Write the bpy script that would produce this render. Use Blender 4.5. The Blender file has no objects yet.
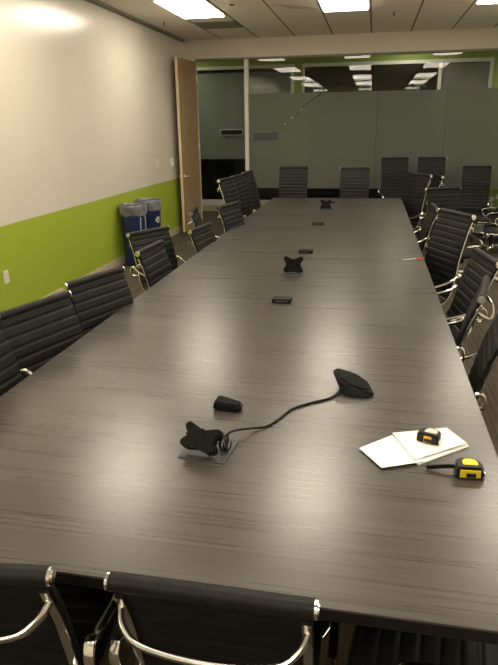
import bpy, bmesh, math, random
from mathutils import Vector, Matrix
random.seed(7)
S = bpy.context.scene
C = S.collection
PI = math.pi

# ------------------------------------------------------------------ materials
def mat(name, col, rough=.5, metal=0., spec=.5, **kw):
    m = bpy.data.materials.new(name); m.use_nodes = True
    b = m.node_tree.nodes['Principled BSDF']
    b.inputs['Base Color'].default_value = (*col, 1)
    b.inputs['Roughness'].default_value = rough
    b.inputs['Metallic'].default_value = metal
    b.inputs['Specular IOR Level'].default_value = spec
    for k, v in kw.items(): b.inputs[k].default_value = v
    return m
def nodes(m): return m.node_tree.nodes, m.node_tree.links, m.node_tree.nodes['Principled BSDF']
def noise_mix(m, c1, c2, scale, stretch=(1, 1, 1), lo=.35, hi=.65, detail=4, bump=0, bscale=None):
    N, L, b = nodes(m)
    tc = N.new('ShaderNodeTexCoord'); mp = N.new('ShaderNodeMapping'); mp.inputs['Scale'].default_value = stretch
    L.new(tc.outputs['Object'], mp.inputs['Vector'])
    n = N.new('ShaderNodeTexNoise'); n.inputs['Scale'].default_value = scale; n.inputs['Detail'].default_value = detail
    L.new(mp.outputs[0], n.inputs['Vector'])
    r = N.new('ShaderNodeValToRGB'); r.color_ramp.elements[0].position = lo; r.color_ramp.elements[1].position = hi
    r.color_ramp.elements[0].color = (*c1, 1); r.color_ramp.elements[1].color = (*c2, 1)
    L.new(n.outputs['Fac'], r.inputs['Fac']); L.new(r.outputs['Color'], b.inputs['Base Color'])
    if bump:
        bp = N.new('ShaderNodeBump'); bp.inputs['Strength'].default_value = bump; bp.inputs['Distance'].default_value = .002
        n2 = n
        if bscale:
            n2 = N.new('ShaderNodeTexNoise'); n2.inputs['Scale'].default_value = bscale; L.new(mp.outputs[0], n2.inputs['Vector'])
        L.new(n2.outputs['Fac'], bp.inputs['Height']); L.new(bp.outputs[0], b.inputs['Normal'])
    return m, mp

M = {}
M['leather'] = noise_mix(mat('black_leather', (.012, .012, .012), .5, spec=.22), (.0065, .0065, .0065), (.011, .0105, .010), 30, bump=.15, bscale=400)[0]
M['chrome'] = mat('polished_aluminium', (.80, .79, .77), .17, 1)
M['satin'] = mat('satin_steel', (.85, .83, .78), .42, 1)
M['black_plastic'] = mat('black_plastic', (.007, .007, .007), .42, spec=.3)
M['soft_black'] = noise_mix(mat('soft_black', (.005, .005, .005), .7, spec=.15), (.003, .003, .003), (.006, .006, .006), 60)[0]
M['rubber'] = mat('black_rubber', (.01, .01, .01), .6)
# table laminate : grain runs across the table (x)
def laminate():
    m = mat('dark_wood_laminate', (.07, .055, .045), .3, spec=1.0)
    N, L, b = nodes(m)
    tc = N.new('ShaderNodeTexCoord')
    def nz(sc, st, det, rough=.6):
        mp = N.new('ShaderNodeMapping'); mp.inputs['Scale'].default_value = st
        L.new(tc.outputs['Object'], mp.inputs['Vector'])
        n = N.new('ShaderNodeTexNoise'); n.inputs['Scale'].default_value = sc; n.inputs['Detail'].default_value = det
        n.inputs['Roughness'].default_value = rough
        L.new(mp.outputs[0], n.inputs['Vector']); return n
    a = nz(1., (.7, 7, 1), 3); f = nz(1., (1.1, 110, 1), 2, .5)
    mx = N.new('ShaderNodeMix'); mx.data_type = 'FLOAT'; mx.inputs[0].default_value = .6
    L.new(a.outputs['Fac'], mx.inputs[2]); L.new(f.outputs['Fac'], mx.inputs[3])
    r = N.new('ShaderNodeValToRGB'); e = r.color_ramp.elements
    e[0].position = .30; e[0].color = (.022, .019, .017, 1); e[1].position = .70; e[1].color = (.074, .062, .054, 1)
    L.new(mx.outputs[0], r.inputs['Fac']); L.new(r.outputs['Color'], b.inputs['Base Color'])
    rr = N.new('ShaderNodeMapRange'); rr.inputs['To Min'].default_value = .24; rr.inputs['To Max'].default_value = .33
    L.new(f.outputs['Fac'], rr.inputs['Value']); L.new(rr.outputs[0], b.inputs['Roughness'])
    return m
M['laminate'] = laminate()
M['edge'] = mat('dark_edge_band', (.008, .007, .0065), .5, spec=.25)
M['white_paint'] = noise_mix(mat('white_gloss_paint', (.7, .66, .57), .24, spec=.9, **{'Coat Weight': .7, 'Coat Roughness': .27}), (.77, .725, .625), (.79, .745, .645), 2, bump=.05, bscale=60)[0]
M['green_paint'] = noise_mix(mat('green_paint', (.25, .36, .03), .45, spec=.4), (.35, .45, .042), (.365, .465, .047), 2, bump=.05, bscale=60)[0]
M['cream_paint'] = mat('cream_paint', (.68, .63, .52), .6)
M['back_paint'] = mat('plain_wall_paint', (.78, .74, .65), .6)
M['base_vinyl'] = mat('beige_base', (.56, .48, .34), .5)
M['alum'] = mat('pale_aluminium_frame', (.66, .66, .60), .4, 0)
M['white_plastic'] = mat('white_plastic', (.75, .73, .66), .4)
M['oak'] = noise_mix(mat('maple_veneer', (.36, .22, .11), .4), (.36, .25, .14), (.42, .30, .175), 3, (6, 6, .5), bump=.05)[0]
M['oak_edge'] = mat('maple_edge', (.68, .52, .33), .45)
M['paper'] = mat('white_paper', (.86, .86, .84), .8, spec=.2)
M['yellow'] = mat('yellow_plastic', (.75, .58, .02), .4)
M['amber'] = mat('amber_plastic', (.80, .42, .03), .4)
M['pale_label'] = mat('pale_label', (.6, .58, .5), .45)
M['blue'] = mat('navy_blue_plastic', (.012, .022, .085), .42)
M['red'] = mat('red_plastic', (.55, .05, .02), .35)
M['bag'] = noise_mix(mat('grey_bag_film', (.16, .17, .19), .3), (.10, .11, .13), (.26, .27, .29), 14, (1, 1, .5), bump=.6)[0]
M['grey_plate'] = mat('grey_metal_plate', (.05, .052, .054), .45)
M['vent'] = mat('grey_vent', (.22, .20, .17), .5)
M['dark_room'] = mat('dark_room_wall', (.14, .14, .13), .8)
M['far_green'] = mat('far_green_paint', (.25, .33, .06), .6)

def carpet():
    m = mat('carpet_strips', (.06, .05, .04), .95, spec=.1)
    N, L, b = nodes(m)
    tc = N.new('ShaderNodeTexCoord'); mp = N.new('ShaderNodeMapping'); mp.inputs['Scale'].default_value = (60, 1.2, 1)
    L.new(tc.outputs['Object'], mp.inputs['Vector'])
    n = N.new('ShaderNodeTexNoise'); n.inputs['Scale'].default_value = 1; n.inputs['Detail'].default_value = 5
    L.new(mp.outputs[0], n.inputs['Vector'])
    r = N.new('ShaderNodeValToRGB'); e = r.color_ramp.elements
    e[0].position = .35; e[0].color = (.060, .050, .039, 1); e[1].position = .65; e[1].color = (.112, .095, .075, 1)
    L.new(n.outputs['Fac'], r.inputs['Fac']); L.new(r.outputs['Color'], b.inputs['Base Color'])
    n2 = N.new('ShaderNodeTexNoise'); n2.inputs['Scale'].default_value = 250; L.new(tc.outputs['Object'], n2.inputs['Vector'])
    bp = N.new('ShaderNodeBump'); bp.inputs['Strength'].default_value = .5; bp.inputs['Distance'].default_value = .004
    L.new(n2.outputs['Fac'], bp.inputs['Height']); L.new(bp.outputs[0], b.inputs['Normal'])
    return m
M['carpet'] = carpet()

GX0, GY0, TX, TY = -2.552, 8.49, .6096, 1.2192     # ceiling grid origin and tile
def ceiling_mat():
    m = mat('ceiling_tiles', (.6, .56, .47), .85, spec=.2)
    N, L, b = nodes(m)
    tc = N.new('ShaderNodeTexCoord'); sep = N.new('ShaderNodeSeparateXYZ'); L.new(tc.outputs['Object'], sep.inputs[0])
    def math_(op, a, v=None, v2=None):
        n = N.new('ShaderNodeMath'); n.operation = op
        for i, q in enumerate((a, v, v2)):
            if q is None: continue
            if isinstance(q, (int, float)): n.inputs[i].default_value = q
            else: L.new(q, n.inputs[i])
        return n.outputs[0]
    def line(out, o, t, w):
        a = math_('SUBTRACT', out, o); a = math_('DIVIDE', a, t); a = math_('ADD', a, 100.5); a = math_('FRACT', a)
        a = math_('SUBTRACT', a, .5); a = math_('ABSOLUTE', a); return math_('LESS_THAN', a, w / t / 2)
    lx = line(sep.outputs[0], GX0, TX, .026); ly = line(sep.outputs[1], GY0, TY, .022)
    ly = math_('MULTIPLY', ly, .35)
    g = math_('MAXIMUM', lx, ly)
    nn = N.new('ShaderNodeTexNoise'); nn.inputs['Scale'].default_value = 90; L.new(tc.outputs['Object'], nn.inputs['Vector'])
    r = N.new('ShaderNodeValToRGB'); e = r.color_ramp.elements
    e[0].position = .3; e[0].color = (.74, .69, .59, 1); e[1].position = .6; e[1].color = (.84, .79, .69, 1)
    L.new(nn.outputs['Fac'], r.inputs['Fac'])
    # brown water stain : an irregular smear
    n3 = N.new('ShaderNodeTexNoise'); n3.inputs['Scale'].default_value = 9; L.new(tc.outputs['Object'], n3.inputs['Vector'])
    dx = math_('DIVIDE', math_('SUBTRACT', sep.outputs[0], -1.0), .26)
    dy = math_('DIVIDE', math_('SUBTRACT', sep.outputs[1], 8.22), .24)
    sl = math_('SUBTRACT', dy, math_('MULTIPLY', dx, .9))
    d = math_('ADD', math_('MULTIPLY', dx, dx), math_('MULTIPLY', math_('MULTIPLY', sl, sl), 2.5))
    d = math_('ADD', d, math_('MULTIPLY', math_('SUBTRACT', n3.outputs['Fac'], .5), 2.2))
    st = math_('MULTIPLY', math_('LESS_THAN', d, .8), .45)
    m1 = N.new('ShaderNodeMix'); m1.data_type = 'RGBA'; L.new(st, m1.inputs[0]); L.new(r.outputs['Color'], m1.inputs[6]); m1.inputs[7].default_value = (.34, .25, .14, 1)
    m2 = N.new('ShaderNodeMix'); m2.data_type = 'RGBA'; L.new(g, m2.inputs[0]); L.new(m1.outputs[2], m2.inputs[6]); m2.inputs[7].default_value = (.25, .21, .16, 1)
    L.new(m2.outputs[2], b.inputs['Base Color'])
    return m
M['ceiling'] = ceiling_mat()

def emit(name, col, st):
    m = bpy.data.materials.new(name); m.use_nodes = True
    N = m.node_tree.nodes; N.clear()
    e = N.new('ShaderNodeEmission'); e.inputs[0].default_value = (*col, 1); e.inputs[1].default_value = st
    o = N.new('ShaderNodeOutputMaterial'); m.node_tree.links.new(e.outputs[0], o.inputs[0]); return m
M['lamp'] = emit('lamp_diffuser', (1, .89, .72), 13.5)
M['lamp_dim'] = emit('corridor_lamp_diffuser', (1, .9, .74), 8.0)

def glass_mat(name, tint, f=1.5):
    m = bpy.data.materials.new(name); m.use_nodes = True
    N = m.node_tree.nodes; N.clear(); L = m.node_tree.links
    t = N.new('ShaderNodeBsdfTransparent'); t.inputs[0].default_value = (*tint, 1)
    g = N.new('ShaderNodeBsdfGlossy'); g.inputs['Roughness'].default_value = 0
    fr = N.new('ShaderNodeFresnel'); fr.inputs[0].default_value = f
    mx = N.new('ShaderNodeMixShader'); o = N.new('ShaderNodeOutputMaterial')
    ge = N.new('ShaderNodeNewGeometry'); iv = N.new('ShaderNodeMath'); iv.operation = 'SUBTRACT'; iv.inputs[0].default_value = 1
    L.new(ge.outputs['Backfacing'], iv.inputs[1]); mu = N.new('ShaderNodeMath'); mu.operation = 'MULTIPLY'
    L.new(fr.outputs[0], mu.inputs[0]); L.new(iv.outputs[0], mu.inputs[1])      # only the entry face mirrors
    L.new(mu.outputs[0], mx.inputs[0]); L.new(t.outputs[0], mx.inputs[1]); L.new(g.outputs[0], mx.inputs[2]); L.new(mx.outputs[0], o.inputs[0])
    return m
M['glass'] = glass_mat('clear_glass', (.93, .95, .93))
M['far_glass'] = glass_mat('far_glass', (.8, .82, .8))
def film_mat():
    m = bpy.data.materials.new('frosted_film'); m.use_nodes = True
    N = m.node_tree.nodes; N.clear(); L = m.node_tree.links
    r = N.new('ShaderNodeBsdfRefraction'); r.inputs[0].default_value = (.80, .84, .80, 1); r.inputs['Roughness'].default_value = .5; r.inputs['IOR'].default_value = 1.25
    d = N.new('ShaderNodeBsdfDiffuse'); d.inputs[0].default_value = (.25, .265, .23, 1)
    mx = N.new('ShaderNodeMixShader'); mx.inputs[0].default_value = .42; o = N.new('ShaderNodeOutputMaterial')
    L.new(r.outputs[0], mx.inputs[1]); L.new(d.outputs[0], mx.inputs[2]); L.new(mx.outputs[0], o.inputs[0])
    return m
M['film'] = film_mat()
M['far_film'] = mat('far_frosted_film', (.46, .48, .45), .6, spec=.3)

# ------------------------------------------------------------------ mesh helpers
def obj(name, bm, m, parent=None, smooth=False, loc=None, autosmooth=True):
    bmesh.ops.recalc_face_normals(bm, faces=bm.faces[:])
    me = bpy.data.meshes.new(name); bm.to_mesh(me); bm.free()
    for k in (m if isinstance(m, (list, tuple)) else [m]): me.materials.append(M[k])
    if smooth:
        me.polygons.foreach_set('use_smooth', [True] * len(me.polygons))
        me.set_sharp_from_angle(angle=math.radians(40))
    o = bpy.data.objects.new(name, me); C.objects.link(o)
    if parent: o.parent = parent
    if loc: o.location = loc
    return o
def thing(name, label, cat, loc=(0, 0, 0), rz=0, group=None):
    o = bpy.data.objects.new(name, None); C.objects.link(o); o.empty_display_size = .1
    o.location = loc; o.rotation_euler = (0, 0, rz); tag(o, label, cat, group); return o
def tag(o, label, cat, group=None):
    o['label'] = label; o['category'] = cat
    if group: o['group'] = group
    return o
def struct(name, bm, m, parent=None, smooth=False):
    o = obj(name, bm, m, parent, smooth)
    if not parent: o['kind'] = 'structure'
    return o
def box(bm, x0, x1, y0, y1, z0, z1, bevel=0, mi=0, seg=2):
    r = bmesh.ops.create_cube(bm, size=1)
    for v in r['verts']:
        v.co = Vector(((x0 + x1) / 2 + v.co.x * (x1 - x0), (y0 + y1) / 2 + v.co.y * (y1 - y0), (z0 + z1) / 2 + v.co.z * (z1 - z0)))
    fs = list({f for v in r['verts'] for f in v.link_faces})
    for f in fs: f.material_index = mi
    if bevel:
        es = list({e for v in r['verts'] for e in v.link_edges})
        q = bmesh.ops.bevel(bm, geom=es, offset=bevel, segments=seg, affect='EDGES', profile=.5)
        for f in q['faces']: f.material_index = mi
    return bm
def B(*a, **k): return box(bmesh.new(), *a, **k)
def sweep(bm, pts, section, ref=(1, 0, 0), close=False):
    pts = [Vector(p) for p in pts]; ref = Vector(ref); rings = []; n = len(pts)
    for i, p in enumerate(pts):
        t = (pts[min(i + 1, n - 1)] - pts[max(i - 1, 0)]).normalized()
        r0 = ref - ref.dot(t) * t
        if r0.length < 1e-4: r0 = t.orthogonal()
        r0.normalize(); u = t.cross(r0)
        rings.append([bm.verts.new(p + a * r0 + b * u) for a, b in section])
    k = len(section)
    for i in range(n - 1):
        for j in range(k):
            bm.faces.new((rings[i][j], rings[i][(j + 1) % k], rings[i + 1][(j + 1) % k], rings[i + 1][j]))
    bm.faces.new(rings[0][::-1]); bm.faces.new(rings[-1]); return bm
def circ(r, n=10, ry=None): return [(r * math.cos(2 * PI * i / n), (ry or r) * math.sin(2 * PI * i / n)) for i in range(n)]
def rrect(w, h, r=.3, n=3):
    r = min(w, h) * r; o = []
    for cx, cy, a0 in ((w / 2 - r, h / 2 - r, 0), (-w / 2 + r, h / 2 - r, 90), (-w / 2 + r, -h / 2 + r, 180), (w / 2 - r, -h / 2 + r, 270)):
        for i in range(n):
            a = math.radians(a0 + 90 * i / (n - 1)); o.append((cx + r * math.cos(a), cy + r * math.sin(a)))
    return o
def spline(ctrl, n=60):
    P = [Vector(p) for p in ctrl]; P = [2 * P[0] - P[1]] + P + [2 * P[-1] - P[-2]]; out = []
    for i in range(1, len(P) - 2):
        for k in range(24):
            t = k / 24; a, b, c, d = P[i - 1:i + 3]
            out.append(.5 * ((2 * b) + (c - a) * t + (2 * a - 5 * b + 4 * c - d) * t * t + (3 * b - a - 3 * c + d) * t ** 3))
    out.append(P[-2]); L = [0]
    for i in range(1, len(out)): L.append(L[-1] + (out[i] - out[i - 1]).length)
    res = []; j = 0
    for k in range(n):
        s = L[-1] * k / (n - 1)
        while j < len(L) - 2 and L[j + 1] < s: j += 1
        f = (s - L[j]) / max(1e-9, L[j + 1] - L[j]); res.append(out[j].lerp(out[j + 1], min(1, f)))
    return res, L[-1]
def lathe(bm, prof, n=24, c=(0, 0)):
    rings = [[bm.verts.new((c[0] + r * math.cos(2 * PI * i / n), c[1] + r * math.sin(2 * PI * i / n), z)) for i in range(n)] for r, z in prof]
    for a, b in zip(rings, rings[1:]):
        for i in range(n): bm.faces.new((a[i], a[(i + 1) % n], b[(i + 1) % n], b[i]))
    bm.faces.new(rings[0][::-1]); bm.faces.new(rings[-1]); return bm
def cyl(bm, p0, p1, r, n=14): return sweep(bm, [p0, p1], circ(r, n), ref=(0.31, .17, .93))
def prism(bm, poly, z0, z1, bev=0, mi=0):
    a = [bm.verts.new((x, y, z0)) for x, y in poly]; b = [bm.verts.new((x, y, z1)) for x, y in poly]; n = len(poly)
    fs = [bm.faces.new(a[::-1]), bm.faces.new(b)] + [bm.faces.new((a[i], a[(i + 1) % n], b[(i + 1) % n], b[i])) for i in range(n)]
    if bev:
        es = list({e for f in fs[:2] for e in f.edges}); bmesh.ops.bevel(bm, geom=es, offset=bev, segments=2, affect='EDGES')
    for f in bm.faces: f.material_index = mi
    return bm
def children(o): return [c for c in bpy.data.objects if c.parent == o]
def copy_tree(o, parent=None, kids=None):
    c = o.copy(); C.objects.link(c); c.parent = parent
    for ch in children(o): copy_tree(ch, c)
    return c

# ------------------------------------------------------------------ the room
XL, XR, YB, YG, ZC, ZS, ZG = -3.217, 2.42, -2.6, 10.76, 3.098, 2.812, .908
struct('floor', B(-6.5, 5, YB - .1, 16.2, -.1, 0), 'carpet')
struct('ceiling', B(-6.5, 5, YB - .1, 16.2, ZC, ZC + .1), 'ceiling')
bm = B(XL - .12, XL, YB, YG + .06, ZG, ZC, mi=0); box(bm, XL - .12, XL, YB, YG + .06, 0, ZG, mi=1)
struct('wall_left', bm, ['white_paint', 'green_paint'])
bm = B(XR, XR + .12, YB, YG + .06, ZG, ZC, mi=0); box(bm, XR, XR + .12, YB, YG + .06, 0, ZG, mi=1)
struct('wall_right', bm, ['back_paint', 'back_paint'])
struct('wall_back', B(XL - .12, XR + .12, YB - .12, YB, 0, ZC), 'back_paint')
struct('baseboard_left', B(XL, XL + .012, YB, YG - .03, 0, .105, bevel=.004), 'base_vinyl')
struct('baseboard_right', B(XR - .012, XR, YB, YG - .03, 0, .105, bevel=.004), 'base_vinyl')
struct('baseboard_back', B(XL + .012, XR - .012, YB, YB + .012, 0, .105, bevel=.004), 'base_vinyl')
struct('trim_1', B(XL, XR, YG - .06, YG + .06, ZS, ZC), 'cream_paint')                 # header above the glass
struct('trim_2', B(XL, XL + .012, YB, YG - .06, ZC - .03, ZC - .002), 'vent')           # ceiling edge angle on the left wall
# glass front : frames, panes, film
DX0, DX1 = -3.03, -2.19
bm = B(XL, DX0, YG - .05, YG + .05, 0, ZS); struct('trim_3', bm, 'cream_paint')
struct('trim_4', B(DX1, DX1 + .07, YG - .05, YG + .05, 0, ZS - .03, bevel=.004), 'alum')          # mullion beside the doorway
struct('trim_5', B(DX0, XR, YG - .05, YG + .05, ZS - .03, ZS), 'vent')
struct('trim_6', B(DX1 + .07, XR, YG - .04, YG + .04, 0, .09, bevel=.004), 'alum')
xs = [DX1 + .07, .044, 1.134, XR]
for i in range(3):
    a, b = xs[i] + .002, xs[i + 1] - .002
    w = struct('window_%d' % (i + 1), B(a, b, YG - .006, YG + .006, .09, ZS - .03), 'glass')
    f = obj('frosted_film', B(a, b, YG - .0125, YG - .0065, .68, 2.24), 'film', w)
# room name plate on the corridor side of the glass, and a strip modelled in place of a slanting reflection
o = obj('name_plate', B(-2.05, -1.61, YG - .019, YG - .0128, 1.49, 1.62, bevel=.002), 'grey_plate')
tag(o, 'grey blank plate on the frosted glass just right of the doorway post', 'sign')
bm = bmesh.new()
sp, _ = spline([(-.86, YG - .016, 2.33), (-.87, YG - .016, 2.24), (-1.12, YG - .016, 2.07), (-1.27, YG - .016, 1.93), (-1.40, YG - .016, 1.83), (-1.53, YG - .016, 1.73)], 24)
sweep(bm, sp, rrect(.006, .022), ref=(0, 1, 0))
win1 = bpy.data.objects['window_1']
o = obj('reflection_strip', bm, 'grey_plate', win1, smooth=True); o['label'] = 'thin dark slanting reflection in the glass, modelled as a strip'
for i in (13, 18, 22): obj('reflection_fleck', B(sp[i].x - .016, sp[i].x + .014, YG - .0235, YG - .0195, sp[i].z - .013, sp[i].z + .013), 'pale_label', o)  # bright dots of the same reflection, added as small pale blocks

# open door
th = math.radians(-92.5)
d = bpy.data.objects.new('door_1', None); C.objects.link(d); d['kind'] = 'structure'
d.location = (-3.022, YG - .06, 0); d.rotation_euler = (0, 0, th)
bm = B(.0, .90, -.045, 0, .03, 2.765, mi=0); box(bm, .901, .904, -.045, 0, .03, 2.765, mi=1)
obj('door_panel', bm, ['oak', 'oak_edge'], d)
for s in (1, -1):
    y0 = 0 if s > 0 else -.045
    bm = bmesh.new(); cyl(bm, (.83, y0, .95), (.83, y0 + s * .012, .95), .03, 20); cyl(bm, (.83, y0 + s * .01, .95), (.83, y0 + s * .055, .95), .011)
    sweep(bm, [(.835, y0 + s * .055, .95), (.76, y0 + s * .058, .95), (.70, y0 + s * .055, .95)], rrect(.02, .014), ref=(0, 0, 1))
    obj('door_handle', bm, 'satin', d, smooth=True)
for z in (.3, 1.4, 2.5):
    bm = bmesh.new(); cyl(bm, (-.004, .008, z - .05), (-.004, .008, z + .05), .009); obj('hinge', bm, 'satin', d, smooth=True)

# corridor beyond the glass
YF = 12.7
def wallseg(bm, x0, x1, z0, z1): box(bm, x0, x1, YF, YF + .1, z0, z1)
bm = bmesh.new()
wallseg(bm, -6.5, 5, 2.86, ZC); wallseg(bm, -1.585, -1.43, 0, 2.86); wallseg(bm, 2.11, 5, 0, 2.86)
struct('wall_corridor', bm, 'far_green')
bm = bmesh.new()
for x0, x1, z0, z1 in ((-6.5, -1.585, 2.80, 2.86), (-1.65, -1.585, .2, 2.80), (-1.43, 2.11, 2.80, 2.86), (-1.43, -1.385, .2, 2.80), (1.14, 1.20, 0, 2.80), (2.05, 2.11, 0, 2.80), (-6.5, -1.585, .12, .24), (-1.43, 1.14, .12, .24)):
    box(bm, x0, x1, YF - .03, YF + .07, z0, z1)
struct('trim_7', bm, 'alum')
struct('baseboard_corridor', B(-6.5, -1.585, YF - .01, YF + .06, 0, .12), 'base_vinyl')
bm = bmesh.new(); box(bm, -6.5, -1.65, YF + .02, YF + .03, .24, 2.80); w = struct('window_4', bm, 'far_glass')
obj('frosted_film', B(-6.5, -1.65, YF + .034, YF + .038, 1.08, 2.74), 'far_film', w)
struct('window_5', B(-1.385, 1.14, YF + .02, YF + .03, .24, 2.80), 'far_glass')
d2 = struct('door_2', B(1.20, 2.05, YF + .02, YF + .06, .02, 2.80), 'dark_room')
bm = bmesh.new(); cyl(bm, (1.28, YF - .05, 1), (1.28, YF + .02, 1), .012); sweep(bm, [(1.27, YF - .05, 1), (1.39, YF - .05, 1)], rrect(.02, .014), ref=(0, 0, 1)); obj('door_handle', bm, 'chrome', d2)
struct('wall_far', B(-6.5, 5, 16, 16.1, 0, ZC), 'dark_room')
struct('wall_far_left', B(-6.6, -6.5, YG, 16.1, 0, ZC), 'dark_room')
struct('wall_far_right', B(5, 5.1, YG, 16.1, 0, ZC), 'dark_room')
struct('wall_corridor_near_left', B(-6.5, XL - .12, YG - .06, YG + .06, 0, ZC), 'far_green')
struct('wall_corridor_near_right', B(XR + .12, 5, YG - .06, YG + .06, 0, ZC), 'far_green')
o = obj('door_sign', B(-3.1, -2.65, YF - .012, YF + .02, 1.565, 1.655, bevel=.004), 'black_plastic')
tag(o, 'black narrow sign on the glass across the corridor seen through the doorway', 'sign')
obj('sign_border', B(-3.112, -2.638, YF - .004, YF + .02, 1.553, 1.667), 'alum', o)

# ------------------------------------------------------------------ ceiling fixtures
def ceiling_light(x, y, label, m='lamp', w=.586, l=1.195, group='recessed ceiling light panels'):
    t = thing('ceiling_light', label, 'light', (x, y, ZC), 0, group)
    bm = bmesh.new()
    for a in ((-w / 2, w / 2, -l / 2, -l / 2 + .02), (-w / 2, w / 2, l / 2 - .02, l / 2), (-w / 2, -w / 2 + .02, -l / 2 + .02, l / 2 - .02), (w / 2 - .02, w / 2, -l / 2 + .02, l / 2 - .02)):
        box(bm, *a, -.014, -.001)
    obj('frame', bm, 'white_plastic', t)
    obj('diffuser', B(-w / 2 + .021, w / 2 - .021, -l / 2 + .021, l / 2 - .021, -.030, -.003, bevel=.010), m, t)
    return t
cols = [(-2.247, 'left'), (-.418, 'middle'), (1.411, 'right')]
rows = [(7.88, 'the row nearest the glass wall'), (4.9, 'the second row from the glass wall'), (1.92, 'the third row from the glass wall'), (-1.06, 'the row farthest from the glass wall')]
for y, rn in rows:
    for x, cn in cols:
        ceiling_light(x, y, 'bright ceiling light panel, %s one of %s' % (cn, rn))
for x, n in ((-4.2, 'left'), (.6, 'middle'), (3.6, 'right')):
    ceiling_light(x, 11.75, 'dim ceiling light panel at the %s of the corridor' % n, 'lamp_dim', group='corridor ceiling light panels')
t = thing('air_vent', 'square grey slatted vent in the ceiling beside the left light panel', 'vent', (-2.247, 9.22, ZC))
bm = bmesh.new(); w = .29
for a in ((-w, w, -w, -w + .03), (-w, w, w - .03, w), (-w, -w + .03, -w + .03, w - .03), (w - .03, w, -w + .03, w - .03)): box(bm, *a, -.012, -.001)
obj('frame', bm, 'vent', t)
bm = bmesh.new()
for i in range(9):
    y = -.24 + i * .06; sweep(bm, [(-w + .03, y, -.008), (w - .03, y, -.008)], [(-.004, -.022), (.001, -.022), (.004, .022), (-.001, .022)], ref=(0, 0, 1))
obj('slats', bm, 'vent', t); obj('backing', B(-w + .03, w - .03, -w + .03, w - .03, -.003, -.001), 'grey_plate', t)
for (x, y), lb in (((-2.9, 8.75), 'small pendent sprinkler head on the ceiling beside the left wall'), ((.18, 8.83), 'small pendent sprinkler head on the ceiling right of the middle light panel')):
    t = thing('sprinkler', lb, 'sprinkler', (x, y, ZC), 0, 'ceiling sprinklers')
    obj('flange', lathe(bmesh.new(), [(.035, -.001), (.034, -.006), (.012, -.009)], 16), 'white_plastic', t, True)
    bm = lathe(bmesh.new(), [(.009, -.009), (.009, -.03), (.004, -.034), (.004, -.045), (.018, -.047), (.018, -.05)], 12); obj('nozzle', bm, 'grey_plate', t, True)
t = thing('smoke_detector', 'round pale detector on the ceiling near the left light panel', 'smoke detector', (-1.68, 7.57, ZC))
obj('body', lathe(bmesh.new(), [(.085, -.001), (.085, -.02), (.075, -.036), (.045, -.045)], 28), 'cream_paint', t, True)
obj('cap', lathe(bmesh.new(), [(.03, -.045), (.028, -.055), (.02, -.058)], 20), 'grey_plate', t, True)

# ------------------------------------------------------------------ wall fittings
def plate(name, y, z, w, h, label, cat, kind):
    t = thing(name, label, cat, (XL, y, z))
    obj('cover_plate', B(.0005, .007, -w / 2, w / 2, -h / 2, h / 2, bevel=.003), 'white_plastic', t)
    if kind == 'outlet':
        for s in (-1, 1): obj('socket', B(.007, .009, -.017, .017, s * .02 - .014, s * .02 + .014, bevel=.0008), 'cream_paint', t)
    elif kind == 'switch': obj('rocker', B(.007, .011, -.017, .017, -.033, .033, bevel=.002), 'cream_paint', t)
    else:
        obj('box', B(.007, .03, -.035, .04, -.05, .04, bevel=.005), 'white_plastic', t); obj('button', B(.03, .034, .0, .025, -.01, .02, bevel=.002), 'black_plastic', t)
    return t
plate('wall_outlet', 4.78, .455, .075, .118, 'white outlet plate low on the green part of the left wall', 'outlet', 'outlet')
plate('light_switch', 9.02, 1.22, .075, .118, 'pale switch plate on the white wall above the recycling bins', 'switch', 'switch')
plate('wall_sensor', 9.74, 1.19, .10, .14, 'small white wall control box beside the open wooden door', 'thermostat', 'box')

# ------------------------------------------------------------------ table
TL, TR, TN, TF = -1.377, .431, 1.036, 8.746
t = thing('conference_table', 'long dark grey brown wooden conference table filling the room', 'table', ((TL + TR) / 2, (TN + TF) / 2, 0))
hw, hl = (TR - TL) / 2, (TF - TN) / 2
obj('tabletop', B(-hw, hw, -hl, hl, .733, .74, bevel=.002), 'laminate', t)
obj('edge_band', B(-hw + .001, hw - .001, -hl + .001, hl - .001, .703, .7335, bevel=.002), 'edge', t)
for y in (-hl + .95, 0, hl - .95): obj('pedestal', B(-.28, .28, -.22, .22, .0, .704, bevel=.01), 'edge', t)
for y0, y1 in ((-hl + 1.17, -.22), (.22, hl - 1.17)): obj('cable_trough', B(-.12, .12, y0, y1, .45, .60, bevel=.01), 'edge', t)

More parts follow.
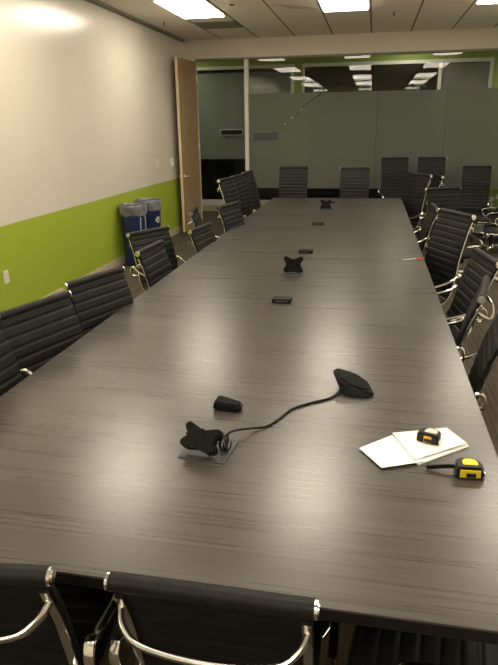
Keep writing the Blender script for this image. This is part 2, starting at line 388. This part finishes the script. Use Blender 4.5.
# ------------------------------------------------------------------ chairs
HW = .212
def make_chair(name, high):
    root = thing(name, '', 'chair')
    if high: ctrl = [(.235, .405), (.245, .43), (.215, .455), (.1, .45), (-.08, .432), (-.17, .445), (-.225, .51), (-.255, .64), (-.28, .80), (-.32, .96), (-.37, 1.10)]
    else: ctrl = [(.235, .405), (.245, .43), (.215, .455), (.1, .45), (-.08, .432), (-.17, .445), (-.225, .51), (-.255, .62), (-.29, .76), (-.345, .90)]
    P, L = spline([(0, y, z) for y, z in ctrl], 200)
    k = min(range(200), key=lambda i: (P[i] - Vector((0, -.20, .475))).length)
    def sling(i0, i1, roll):
        bm = bmesh.new(); cols_ = [-HW - .004, -HW + .01, -HW / 2, 0, HW / 2, HW - .01, HW + .004]; grid = []
        n = max(30, int((i1 - i0) * 1.15)); rows_ = []
        for q in range(n + 1):
            f = i0 + (i1 - i0) * q / n; j = min(198, int(f)); p = P[j].lerp(P[j + 1], f - j)
            tg = (P[min(199, j + 2)] - P[max(0, j - 1)]).normalized(); nr = Vector((0, tg.z, -tg.y))
            if nr.y < 0 and nr.z < 0: nr = -nr
            s = f / 199 * L; rib = min(1, abs(math.sin(PI * s / .05)) * 1.5) ** .7
            rows_.append((p, nr, rib))
        fr = []; bk = []
        for p, nr, rib in rows_:
            fr.append([bm.verts.new(p + Vector((x, 0, 0)) + nr * (.006 + .006 * rib * (.4 if abs(x) > HW else 1))) for x in cols_])
            bk.append([bm.verts.new(p + Vector((x, 0, 0)) - nr * (.004 + .003 * rib * (.5 if abs(x) > HW else 1))) for x in cols_])
        for a, b in zip(fr, fr[1:]):
            for i in range(6): bm.faces.new((a[i], a[i + 1], b[i + 1], b[i]))
        for a, b in zip(bk, bk[1:]):
            for i in range(6): bm.faces.new((a[i], b[i], b[i + 1], a[i + 1]))
        for i in range(len(fr) - 1):
            bm.faces.new((fr[i][0], fr[i + 1][0], bk[i + 1][0], bk[i][0])); bm.faces.new((fr[i][6], bk[i][6], bk[i + 1][6], fr[i + 1][6]))
        for i in range(6):
            bm.faces.new((fr[0][i], bk[0][i], bk[0][i + 1], fr[0][i + 1])); bm.faces.new((fr[-1][i], fr[-1][i + 1], bk[-1][i + 1], bk[-1][i]))
        if roll:
            c = rows_[-1][0]; cyl(bm, c + Vector((-HW - .008, 0, .004)), c + Vector((HW + .008, 0, .004)), .021, 16)
        return bm
    obj('seat', sling(0, k - 1, False), 'leather', root, True)
    obj('backrest', sling(k + 1, 199, True), 'leather', root, True)
    # side rails follow the sling
    top = P[-1]
    for s in (-1, 1):
        pts = [P[i] + Vector((s * (HW - .007), 0, 0)) - Vector((0, abs((P[i + 1] - P[i - 1]).normalized().z), abs((P[i + 1] - P[i - 1]).normalized().y))) * .014 for i in range(10, 196, 3)]
        r = obj('side_rail', sweep(bmesh.new(), pts, rrect(.022, .012), ref=(1, 0, 0)), 'chrome', root, True)
        bm = bmesh.new(); x = s * (HW + .008); cyl(bm, (x, top.y, top.z + .004), (x + s * .007, top.y, top.z + .004), .0195, 18); cyl(bm, (x + s * .007, top.y, top.z + .004), (x + s * .010, top.y, top.z + .004), .012, 14)
        obj('end_cap', bm, 'chrome', r, True)
        # arm loop
        ya = -.29 if not high else -.275
        A = [(HW - .004, ya + .025, .575), (HW + .03, ya + .005, .58), (HW + .045, ya - .004, .605), (HW + .046, ya + .0, .645), (HW + .045, ya + .025, .658), (HW + .043, -.20, .622), (HW + .042, -.05, .585), (HW + .040, .06, .572), (HW + .038, .115, .555), (HW + .036, .128, .53), (HW + .03, .11, .49), (HW + .018, .075, .455), (HW - .002, .05, .435)]
        ap, _ = spline([(s * x, y, z) for x, y, z in A], 44)
        obj('armrest', sweep(bmesh.new(), ap, rrect(.025, .011), ref=(1, 0, .15)), 'chrome', root, True)
    # spreader behind the back, spreader under the seat
    kb = min(range(200), key=lambda i: abs((P[i] - Vector((0, top.y, top.z))).length - .075) if i > 100 else 9)
    b = P[kb]
    sp_, _ = spline([(-HW + .004, b.y - .016, b.z), (-HW + .02, b.y - .05, b.z - .022), (-HW + .07, b.y - .075, b.z - .045), (0, b.y - .085, b.z - .055), (HW - .07, b.y - .075, b.z - .045), (HW - .02, b.y - .05, b.z - .022), (HW - .004, b.y - .016, b.z)], 36)
    obj('back_spreader', sweep(bmesh.new(), sp_, rrect(.014, .020, .45), ref=(0, 1, .5)), 'chrome', root, True)
    sp_, _ = spline([(-HW, .0, .43), (-.12, .0, .39), (0, .0, .38), (.12, .0, .39), (HW, .0, .43)], 24)
    obj('seat_spreader', sweep(bmesh.new(), sp_, rrect(.05, .02), ref=(0, 1, 0)), 'chrome', root, True)
    obj('tilt_mechanism', B(-.06, .06, -.09, .11, .315, .375, bevel=.012), 'black_plastic', root)
    bm = bmesh.new(); cyl(bm, (0, 0, .10), (0, 0, .33), .026, 16)
    obj('gas_column', bm, 'black_plastic', root, True)
    bm = lathe(bmesh.new(), [(.045, .075), (.05, .085), (.05, .115), (.036, .13)], 18); obj('base_hub', bm, 'chrome', root, True)
    for i in range(5):
        a = 2 * PI * i / 5 + PI / 2; c, s = math.cos(a), math.sin(a)
        bm = bmesh.new(); rr = [(.035, .105), (.10, .108), (.20, .098), (.27, .083), (.30, .074)]
        ws = [.024, .022, .018, .015, .013]; rings = []
        for (q, z), w_ in zip(rr, ws):
            rings.append([bm.verts.new((c * q - s * e * w_, s * q + c * e * w_, z + h)) for e, h in ((-1, -.012), (1, -.012), (.7, .010), (-.7, .010))])
        for x, y in zip(rings, rings[1:]):
            for j in range(4): bm.faces.new((x[j], x[(j + 1) % 4], y[(j + 1) % 4], y[j]))
        bm.faces.new(rings[0][::-1]); bm.faces.new(rings[-1])
        leg = obj('base_leg', bm, 'chrome', root, True)
        bm = bmesh.new(); ct = Vector((c * .285, s * .285, .028)); n_ = Vector((-s, c, 0))
        for e in (-1, 1): cyl(bm, ct + n_ * e * .008, ct + n_ * e * .024, .028, 16)
        cyl(bm, ct + Vector((0, 0, 0)), ct + Vector((0, 0, .05)), .010, 10)
        obj('caster', bm, 'rubber', leg, True)
    return root, top
mid, mid_top = make_chair('conference_chair', False)
hig, hig_top = make_chair('conference_chair', True)
used = set()
BASE = ('base_hub', 'base_leg')
GRP = 'black ribbed chairs around the conference table'
def chair(kind, cx, cy, z, face, label):
    src, top = (mid, mid_top) if kind == 'm' else (hig, hig_top)
    o = copy_tree(src)
    f = math.radians(face); dx, dy = math.cos(f), math.sin(f)
    o.location = (cx - dx * top.y, cy - dy * top.y, 0); o.rotation_euler = (0, 0, f - PI / 2)
    o['label'] = label; o['category'] = 'chair'; o['group'] = GRP
    dz = z - top.z - .004
    for c in children(o):
        nm = c.name.split('.')[0]
        if nm in BASE: continue
        if nm == 'gas_column':
            k = (.33 + dz - .10) / .23; c.scale = (1, 1, k); c.location = (0, 0, .10 * (1 - k)); continue
        c.location = (0, 0, dz)
    return o
# near end, backs towards the camera
chair('m', -.822, .865, .862, 97, 'black chair at the bottom left corner, seen from behind at the near table end')
chair('m', -.288, .965, .80, 90, 'black chair with a curved chrome bar at bottom centre, backing onto the near table end')
# left row, near to far
chair('m', -1.525, 1.91, .985, -4, 'black ribbed chair at the left frame edge, nearest along the green wall side')
chair('m', -1.535, 2.47, .935, -17, 'second black ribbed chair on the left side, its top roll touching the nearest one')
chair('m', -1.49, 3.04, .935, -19, 'third black ribbed chair on left side, with chrome rail beside the table edge')
chair('m', -1.53, 4.03, .91, -2, 'black chair close to the table in front of a chair pulled back by bins')
chair('m', -1.81, 4.76, .90, -27, 'black chair pulled back from the table in front of the recycling bins')
chair('m', -1.45, 5.08, .885, -8, 'small looking black chair tucked to table in front of the chair turned side on')
chair('m', -1.63, 5.5, .98, 10, 'black chair seen edge on in front of the wooden door on the left side')
chair('m', -1.43, 6.09, .955, -13, 'low black chair on the left in front of the three tall far left chairs')
chair('h', -1.63, 6.87, 1.15, -9, 'tall black chair with white end knob, nearest of the three by the doorway')
chair('h', -1.60, 7.38, 1.15, -7, 'tall black chair, middle of the three tall ones by the doorway')
chair('h', -1.60, 7.95, 1.15, -5, 'tall black chair at the far left corner of the table, farthest of three tall ones')
# far end
chair('h', -1.155, 9.32, 1.12, -91, 'black high back chair facing the camera at the far table end, left one')
chair('h', -.24, 9.45, 1.10, -91, 'black high back chair facing the camera at the far table end, right one')
chair('h', .36, 10.36, 1.195, -80, 'tall black chair against frosted glass just right of the table far end')
chair('h', .945, 10.40, 1.195, -92, 'tall black chair against frosted glass partly hidden behind right side chairs')
chair('h', 1.64, 10.33, 1.06, -97, 'black chair with its seat showing, by the glass at the right')
# right row, far to near
chair('h', .63, 8.48, 1.08, -144, 'black chair at the far right corner of the table, angled to the camera')
chair('h', .94, 9.1, 1.02, -172, 'black chair set back behind the angled chair at far right table corner')
chair('h', .83, 7.45, 1.0, -65, 'black chair turned to the camera behind the narrow edge on right chair')
chair('m', .60, 5.93, .98, -178, 'narrow black chair seen edge on just behind the large ribbed right chair')
chair('h', .68, 5.03, 1.045, -153, 'large black ribbed chair with round white end cap at the right table edge')
chair('m', .70, 3.74, .965, -172, 'black chair on right with curved back, between the large ribbed and edge on chairs')
chair('m', .60, 3.17, .915, 168, 'black chair seen edge on with round chrome end cap on the right side')
chair('m', .605, 2.66, .90, 171, 'nearest black chair on right side, cut by the right frame edge')
chair('m', .62, 1.27, .90, 172, 'black chair whose dark ribbed seat shows under the near right table corner')
# spare chairs on the right
chair('m', 2.19, 9.9, .93, -120, 'black chair at the right frame edge by the glass, chrome armrests showing')
chair('m', 2.02, 8.75, .92, 178, 'spare black chair along the right wall with its seat towards the table')
chair('m', 2.0, 7.75, .92, 172, 'spare black chair at right frame edge with chrome star base on carpet')
# one chair in the dark room across the corridor
chair('m', -3.3, 13.9, .95, -80, 'dark chair behind the glass across the corridor')['group'] = 'chairs across the corridor'
def drop(o):
    for c in children(o): drop(c)
    bpy.data.objects.remove(o)
drop(mid); drop(hig)

# ------------------------------------------------------------------ recycling bins
def bin_(x, y, label, mark):
    t = thing('recycling_bin', label, 'bin', (x, y, 0), 0, 'blue recycling bins by the left wall')
    bm = bmesh.new(); n = 36; prof = [(.140, 0), (.146, .012), (.168, .70), (.168, .755), (.160, .755), (.158, .70), (.136, .02)]
    obj('body', lathe(bm, prof, n), 'blue', t, True)
    obj('rim', lathe(bmesh.new(), [(.169, .735), (.176, .735), (.176, .762), (.169, .766)], n), 'blue', t, True)
    bm = bmesh.new(); rings = []
    rnd = random.Random(int(y * 100))
    lv = [(.150, .62), (.156, .70), (.161, .775), (.172, .790), (.182, .775), (.180, .72), (.177, .655)]
    for q, (r, z) in enumerate(lv):
        rings.append([bm.verts.new((math.cos(2 * PI * i / 48) * (r + rnd.uniform(0, .005)), math.sin(2 * PI * i / 48) * (r + rnd.uniform(0, .005)), z + rnd.uniform(-.008, .008) * (1 + (q == 6) * 1.5))) for i in range(48)])
    for a, b in zip(rings, rings[1:]):
        for i in range(48): bm.faces.new((a[i], a[(i + 1) % 48], b[(i + 1) % 48], b[i]))
    bag = obj('bag_liner', bm, 'bag', t, True)
    def onbody(ax, zz, off=.0015):       # ax : arc metres, zz height -> point on the shell
        r = .140 + .028 * (zz / .72) + off; a = math.radians(-20) + ax / r
        return (r * math.cos(a), r * math.sin(a), zz)
    bm = bmesh.new()
    def quadstrip(pts2):
        vs = [bm.verts.new(onbody(a, z)) for a, z in pts2]; ws = [bm.verts.new(onbody(a, z, .004)) for a, z in pts2]; n = len(vs)
        bm.faces.new(ws); bm.faces.new(vs[::-1])
        for i in range(n): bm.faces.new((vs[i], vs[(i + 1) % n], ws[(i + 1) % n], ws[i]))
    if mark == 'frame':
        w, h, c = .055, .095, .535; b_ = .012
        quadstrip([(-w, c - h), (-w + b_, c - h), (-w + b_, c + h), (-w, c + h)]); quadstrip([(w - b_, c - h), (w, c - h), (w, c + h), (w - b_, c + h)])
        quadstrip([(-w + b_, c + h - b_), (w - b_, c + h - b_), (w - b_, c + h), (-w + b_, c + h)]); quadstrip([(-w + b_, c - h), (w - b_, c - h), (w - b_, c - h + b_), (-w + b_, c - h + b_)])
        obj('label_frame', bm, 'pale_label', t)
    else:                                  # three chasing arrows
        R_, cz = .052, .52
        for k in range(3):
            a0 = math.radians(90 + 120 * k)
            p = [(R_ * math.cos(a0 + math.radians(120 * j)), R_ * math.sin(a0 + math.radians(120 * j))) for j in (0, 1)]
            A_, B_ = Vector(p[0]), Vector(p[1]); u = (B_ - A_).normalized(); v = Vector((-u.y, u.x)); Ls = (B_ - A_).length
            q = lambda s_, e: (A_ + u * s_ * Ls + v * e)
            w_ = .010
            for poly in ([q(.20, -w_), q(.62, -w_), q(.62, w_), q(.20, w_)], [q(.62, -.022), q(.90, 0), q(.62, .022)]):
                quadstrip([(c_.x, cz + c_.y) for c_ in poly])
        obj('recycling_symbol', bm, 'pale_label', t)
bin_(-3.015, 7.42, 'blue recycling bin nearer the camera, with a pale outlined label', 'frame')
bin_(-3.015, 7.98, 'blue recycling bin behind the other, bearing a white recycling symbol', 'arrows')

# ------------------------------------------------------------------ things on the table
ZT = .7402
# cross-shaped black stands on square plates
def x_outline(w, h):
    pts = []
    lob = [(w / 2, h / 2, 45), (-w / 2, h / 2, 135), (-w / 2, -h / 2, 225), (w / 2, -h / 2, 315)]; r = w * .115
    wa = {0: (0, h * .26), 1: (-w * .30, 0), 2: (0, -h * .44), 3: (w * .30, 0)}
    for i, (x, y, a) in enumerate(lob):
        cx, cy = x - math.copysign(r, x), y - math.copysign(r, y)
        for k in (-80, -40, 0, 40, 80):
            q = math.radians(a + k); pts.append((cx + r * math.cos(q), cy + r * math.sin(q)))
        # waist between lobes
        nx = lob[(i + 1) % 4]; wx, wy = wa[i]
        p0 = Vector(pts[-1]); q2 = math.radians(nx[2] - 80); p1 = Vector((nx[0] - math.copysign(r, nx[0]) + r * math.cos(q2), nx[1] - math.copysign(r, nx[1]) + r * math.sin(q2)))
        for f in (.25, .5, .75):
            c = p0.lerp(p1, f); m_ = Vector((wx, wy)); k = 4 * f * (1 - f); c = c.lerp(m_, k * .9); pts.append((c.x, c.y))
    return pts
def x_stand(x, y, rz, tilt, w, h, label, roll=0):
    t = thing('cable_stand', label, 'stand', (x, y, ZT), rz, 'black cross shaped stands along the table')
    obj('base_plate', B(-.078, .078, -.075, .075, 0, .004, bevel=.001), 'grey_plate', t)
    bm = prism(bmesh.new(), x_outline(w, h), -.018, .018, .006)
    mt = Matrix.Rotation(tilt, 4, 'X') @ Matrix.Rotation(roll, 4, 'Z'); bmesh.ops.transform(bm, matrix=mt, verts=bm.verts)
    mz = min(v.co.z for v in bm.verts); bmesh.ops.translate(bm, vec=(0, 0, .0045 - mz), verts=bm.verts)
    obj('cross_body', bm, 'soft_black', t, True)
    return t
hub = x_stand(-.468, 1.642, math.radians(-6), math.radians(50), .126, .082, 'black cross shaped stand on a square plate with a cable, nearest the camera', math.radians(-8))
hub.children
for c in children(hub):
    if c.name.startswith('cross_body'): c.location = (-.012, -.03, 0)
bm = bmesh.new(); rnd = random.Random(3)
for i in range(7):                        # tangled cord ends beside the stand
    ctr = Vector((.052 + rnd.uniform(-.006, .012), rnd.uniform(-.03, .02), .028)); ax = rnd.uniform(0, PI); pts = []
    for k in range(15):
        a = 2 * PI * k / 14 * .9 + i; l = Vector((math.cos(a) * .017, 0, math.sin(a) * .022)); l.rotate(Matrix.Rotation(ax, 3, 'Z')); pts.append(ctr + l + Vector((0, .004 * math.sin(3 * a), 0)))
    sweep(bm, pts, circ(.0024, 6), ref=(.3, .9, .2))
obj('cord_loops', bm, 'black_plastic', hub, True)
x_stand(-.504, 4.09, 0, math.radians(80), .138, .112, 'black upright cross shaped stand midway along the table')
s3 = x_stand(-.53, 7.5, 0, math.radians(80), .138, .112, 'black upright cross shaped stand near the far end of the table')
obj('clip', B(.05, .115, -.012, .012, .082, .098, bevel=.004), 'soft_black', s3)
# low black power modules
for (x, y), lb in (((-.481, 3.375), 'low black table socket block in front of the middle cross stand'), ((-.493, 4.835), 'low black table socket block just behind the middle cross stand'), ((-.52, 6.31), 'low black table socket block in front of the farthest cross stand')):
    t = thing('socket_block', lb, 'table socket', (x, y, ZT), 0, 'black socket blocks set along the table')
    obj('housing', B(-.056, .056, -.036, .036, 0, .022, bevel=.003), 'soft_black', t)
    obj('lid', B(-.052, .052, -.032, .032, .0222, .025, bevel=.001), 'black_plastic', t)
    obj('socket_slot', B(-.035, .035, -.0372, -.0362, .007, .016), 'grey_plate', t)
# loose chunk
def hull(pts):
    bm = bmesh.new()
    for p in pts: bm.verts.new(p)
    r = bmesh.ops.convex_hull(bm, input=bm.verts[:]); return bm
t = thing('cord_cover', 'loose black wedge shaped block lying behind the nearest cross stand', 'block', (-.475, 1.945, ZT))
bm = hull([(-.052, -.03, 0), (.042, -.036, 0), (.05, .012, 0), (-.05, .035, 0), (-.05, -.028, .032), (-.04, .028, .042), (.045, -.03, .024), (.05, .01, .026), (-.03, -.03, .034)])
bmesh.ops.bevel(bm, geom=bm.edges[:], offset=.005, segments=2, affect='EDGES'); obj('block', bm, 'soft_black', t, True)
bm = B(.046, .054, -.024, .004, .006, .020, bevel=.002); obj('cord_slot', bm, 'black_plastic', t)
# tilted wedge speaker pod
t = thing('microphone_pod', 'black tilted wedge shaped microphone pod at the end of the cable', 'microphone', (-.03, 2.165, ZT))
Q = lambda x, y, z: (x + .03, y - 2.165, z)
top_ = [Q(-.115, 2.235, .056), Q(-.095, 2.27, .054), Q(-.02, 2.24, .050), Q(.03, 2.20, .032), Q(.055, 2.145, .008), Q(.03, 2.118, .016), Q(-.04, 2.13, .030), Q(-.095, 2.175, .050)]
bot_ = [Q(-.068, 2.125, 0), Q(-.078, 2.20, 0), Q(-.03, 2.22, 0), Q(.03, 2.19, 0), Q(.055, 2.14, 0), Q(.03, 2.108, 0), Q(-.03, 2.108, 0)]
bm = hull(top_ + bot_); bmesh.ops.bevel(bm, geom=bm.edges[:], offset=.004, segments=2, affect='EDGES'); obj('housing', bm, 'soft_black', t, True)
# raised grille set into the sloping top
T = [Vector(p) for p in top_]; cc = sum(T, Vector()) / len(T)
nrm = Vector((0, 0, 0))
for i in range(len(T)): nrm += (T[i] - cc).cross(T[(i + 1) % len(T)] - cc)
nrm.normalize(); nrm = nrm if nrm.z > 0 else -nrm
gp = [cc + (p - cc) * .72 + nrm * .006 for p in T]; bm = hull([p for p in gp] + [p - nrm * .006 for p in gp]); obj('grille', bm, 'soft_black', t)
# cable
cp = [(-.418, 1.668, .780), (-.405, 1.69, .785), (-.378, 1.735, .772), (-.35, 1.785, .752), (-.31, 1.82, .7445), (-.275, 1.885, .7445), (-.242, 1.965, .7445), (-.181, 2.027, .7445), (-.12, 2.075, .7445), (-.085, 2.12, .746), (-.0735, 2.136, .75)]
sp_, _ = spline(cp, 90); o = obj('microphone_cable', sweep(bmesh.new(), sp_, circ(.0042, 8), ref=(0, 0, 1)), 'black_plastic', smooth=True)
tag(o, 'black cable curving across the table from cross stand to microphone pod', 'cable')
# papers
def sheet(name, quad, z, thick, label, lift=None, n=8):
    bm = bmesh.new(); a, b, c, d = [Vector((*p, 0)) for p in quad]; lay = []
    for dz in (0, thick):
        g = []
        for i in range(n + 1):
            row = []
            for j in range(n + 1):
                u, v = i / n, j / n; p = (a.lerp(b, u)).lerp(d.lerp(c, u), v); p.z = z + dz + (lift(u, v) if lift else 0); row.append(bm.verts.new(p))
            g.append(row)
        lay.append(g)
    for q, g in enumerate(lay):
        for i in range(n):
            for j in range(n):
                f = (g[i][j], g[i + 1][j], g[i + 1][j + 1], g[i][j + 1]); bm.faces.new(f if q else f[::-1])
    def side(s):
        for k in range(n): bm.faces.new((s[0][k], s[0][k + 1], s[1][k + 1], s[1][k]))
    for s in ([[g[i][0] for i in range(n + 1)] for g in lay], [[g[i][n] for i in range(n + 1)] for g in lay], [[g[0][j] for j in range(n + 1)] for g in lay], [[g[n][j] for j in range(n + 1)] for g in lay]): side(s)
    o = obj(name, bm, 'paper', smooth=True); tag(o, label, 'paper', 'white papers on the table'); return o
sheet('paper_sheet', [(.006, 1.722), (.075, 1.612), (.205, 1.672), (.113, 1.835)], ZT, .0012, 'white paper sheet, left one of the papers, overlapping the folded stack', lambda u, v: .001 + .004 * (1 - v) * (1 - u) + .006 * u)
sheet('folded_papers', [(.160, 1.690), (.185, 1.658), (.352, 1.800), (.297, 1.902)], ZT, .004, 'folded stack of white paper under the small black and amber tape measure', lambda u, v: .0)
sheet('paper_sheet', [(.112, 1.832), (.175, 1.672), (.346, 1.803), (.293, 1.900)], ZT + .0105, .001, 'white top sheet carrying the small black and amber tape measure', lambda u, v: .0)
# tape measures lying flat
def tape(x, y, z, rz, s, label, col, strap):
    t = thing('tape_measure', label, 'tape measure', (x, y, z), rz, 'tape measures on the table')
    D = [(-.040, -.030), (.034, -.030), (.040, -.022), (.040, .006), (.034, .022), (.020, .032), (0, .036), (-.022, .033), (-.036, .018), (-.041, 0)]
    D = [(a * s, b * s) for a, b in D]; h = .038 * s
    obj('case', prism(bmesh.new(), D, 0, h, .005 * s), 'black_plastic', t, True)
    bm = bmesh.new(); D2 = [(a * .55 + .004, b * .55 + .004) for a, b in D]; prism(bm, D2, h, h + .0012)
    obj('top_label', bm, col[1], t)
    lw = .030 if strap else .014; bm = B(-lw * s, lw * s, -.0325 * s, -.029 * s, .006 * s, .031 * s, bevel=.001); obj('side_label', bm, col[0], t)
    bm = B(-.012 * s, .016 * s, -.037 * s, -.0326 * s, .010 * s, .022 * s, bevel=.0015); obj('lock_button', bm, 'black_plastic', t)
    bm = B(.0405 * s, .045 * s, -.028 * s, -.024 * s, .0, .022 * s); box(bm, .0405 * s, .0415 * s, -.028 * s, -.006 * s, .002, .022 * s); obj('end_hook', bm, 'chrome', t)
    if strap:
        sp_, _ = spline([(-.040 * s, .006, .020), (-.065, .010, .016), (-.10, .012, .010), (-.118, .012, .008)], 16)
        obj('wrist_strap', sweep(bmesh.new(), sp_, rrect(.014, .004), ref=(0, 0, 1)), 'black_plastic', t, True)
    return t
tape(.325, 1.635, ZT, math.radians(4), .98, 'black and yellow tape measure with a black strap, lying on bare table', ('yellow', 'yellow'), True)
tape(.228, 1.800, ZT + .0117, math.radians(-20), .86, 'small black and amber tape measure lying on the white papers', ('amber', 'pale_label'), False)
# pen
t = thing('pen', 'thin pale pen with a red end lying at the right table edge', 'pen', (.342, 4.66, ZT + .0055), math.radians(28))
bm = bmesh.new(); cyl(bm, (-.085, 0, 0), (.03, 0, 0), .005, 10); obj('barrel', bm, 'pale_label', t, True)
bm = bmesh.new(); cyl(bm, (.0305, 0, 0), (.085, 0, 0), .0055, 10); obj('cap', bm, 'red', t, True)

# ------------------------------------------------------------------ camera
f, pit, yaw, rol, h = 598.094, .3321, .1995, -.0141, 1.724
cy, sy, cpt, spt = math.cos(yaw), math.sin(yaw), math.cos(pit), math.sin(pit)
F = Vector((-sy * cpt, cy * cpt, -spt)); Rt = Vector((cy, sy, 0)); U = Rt.cross(F)
c_, s_ = math.cos(rol), math.sin(rol); R2 = c_ * Rt + s_ * U; U2 = -s_ * Rt + c_ * U
cam = bpy.data.cameras.new('camera'); co = bpy.data.objects.new('camera', cam); C.objects.link(co)
mt = Matrix((R2, U2, -F)).transposed().to_4x4(); mt.translation = (0, 0, h); co.matrix_world = mt
cam.sensor_fit = 'VERTICAL'; cam.sensor_height = 36; cam.lens = f / 665 * 36; cam.clip_start = .02
S.camera = co
w = bpy.data.worlds.new('world'); S.world = w; w.use_nodes = True
w.node_tree.nodes['Background'].inputs[0].default_value = (0, 0, 0, 1)
S.view_settings.view_transform = 'Standard'; S.view_settings.look = 'None'; S.view_settings.gamma = 1
S.view_settings.exposure = 0.25; S.view_settings.use_curve_mapping = False
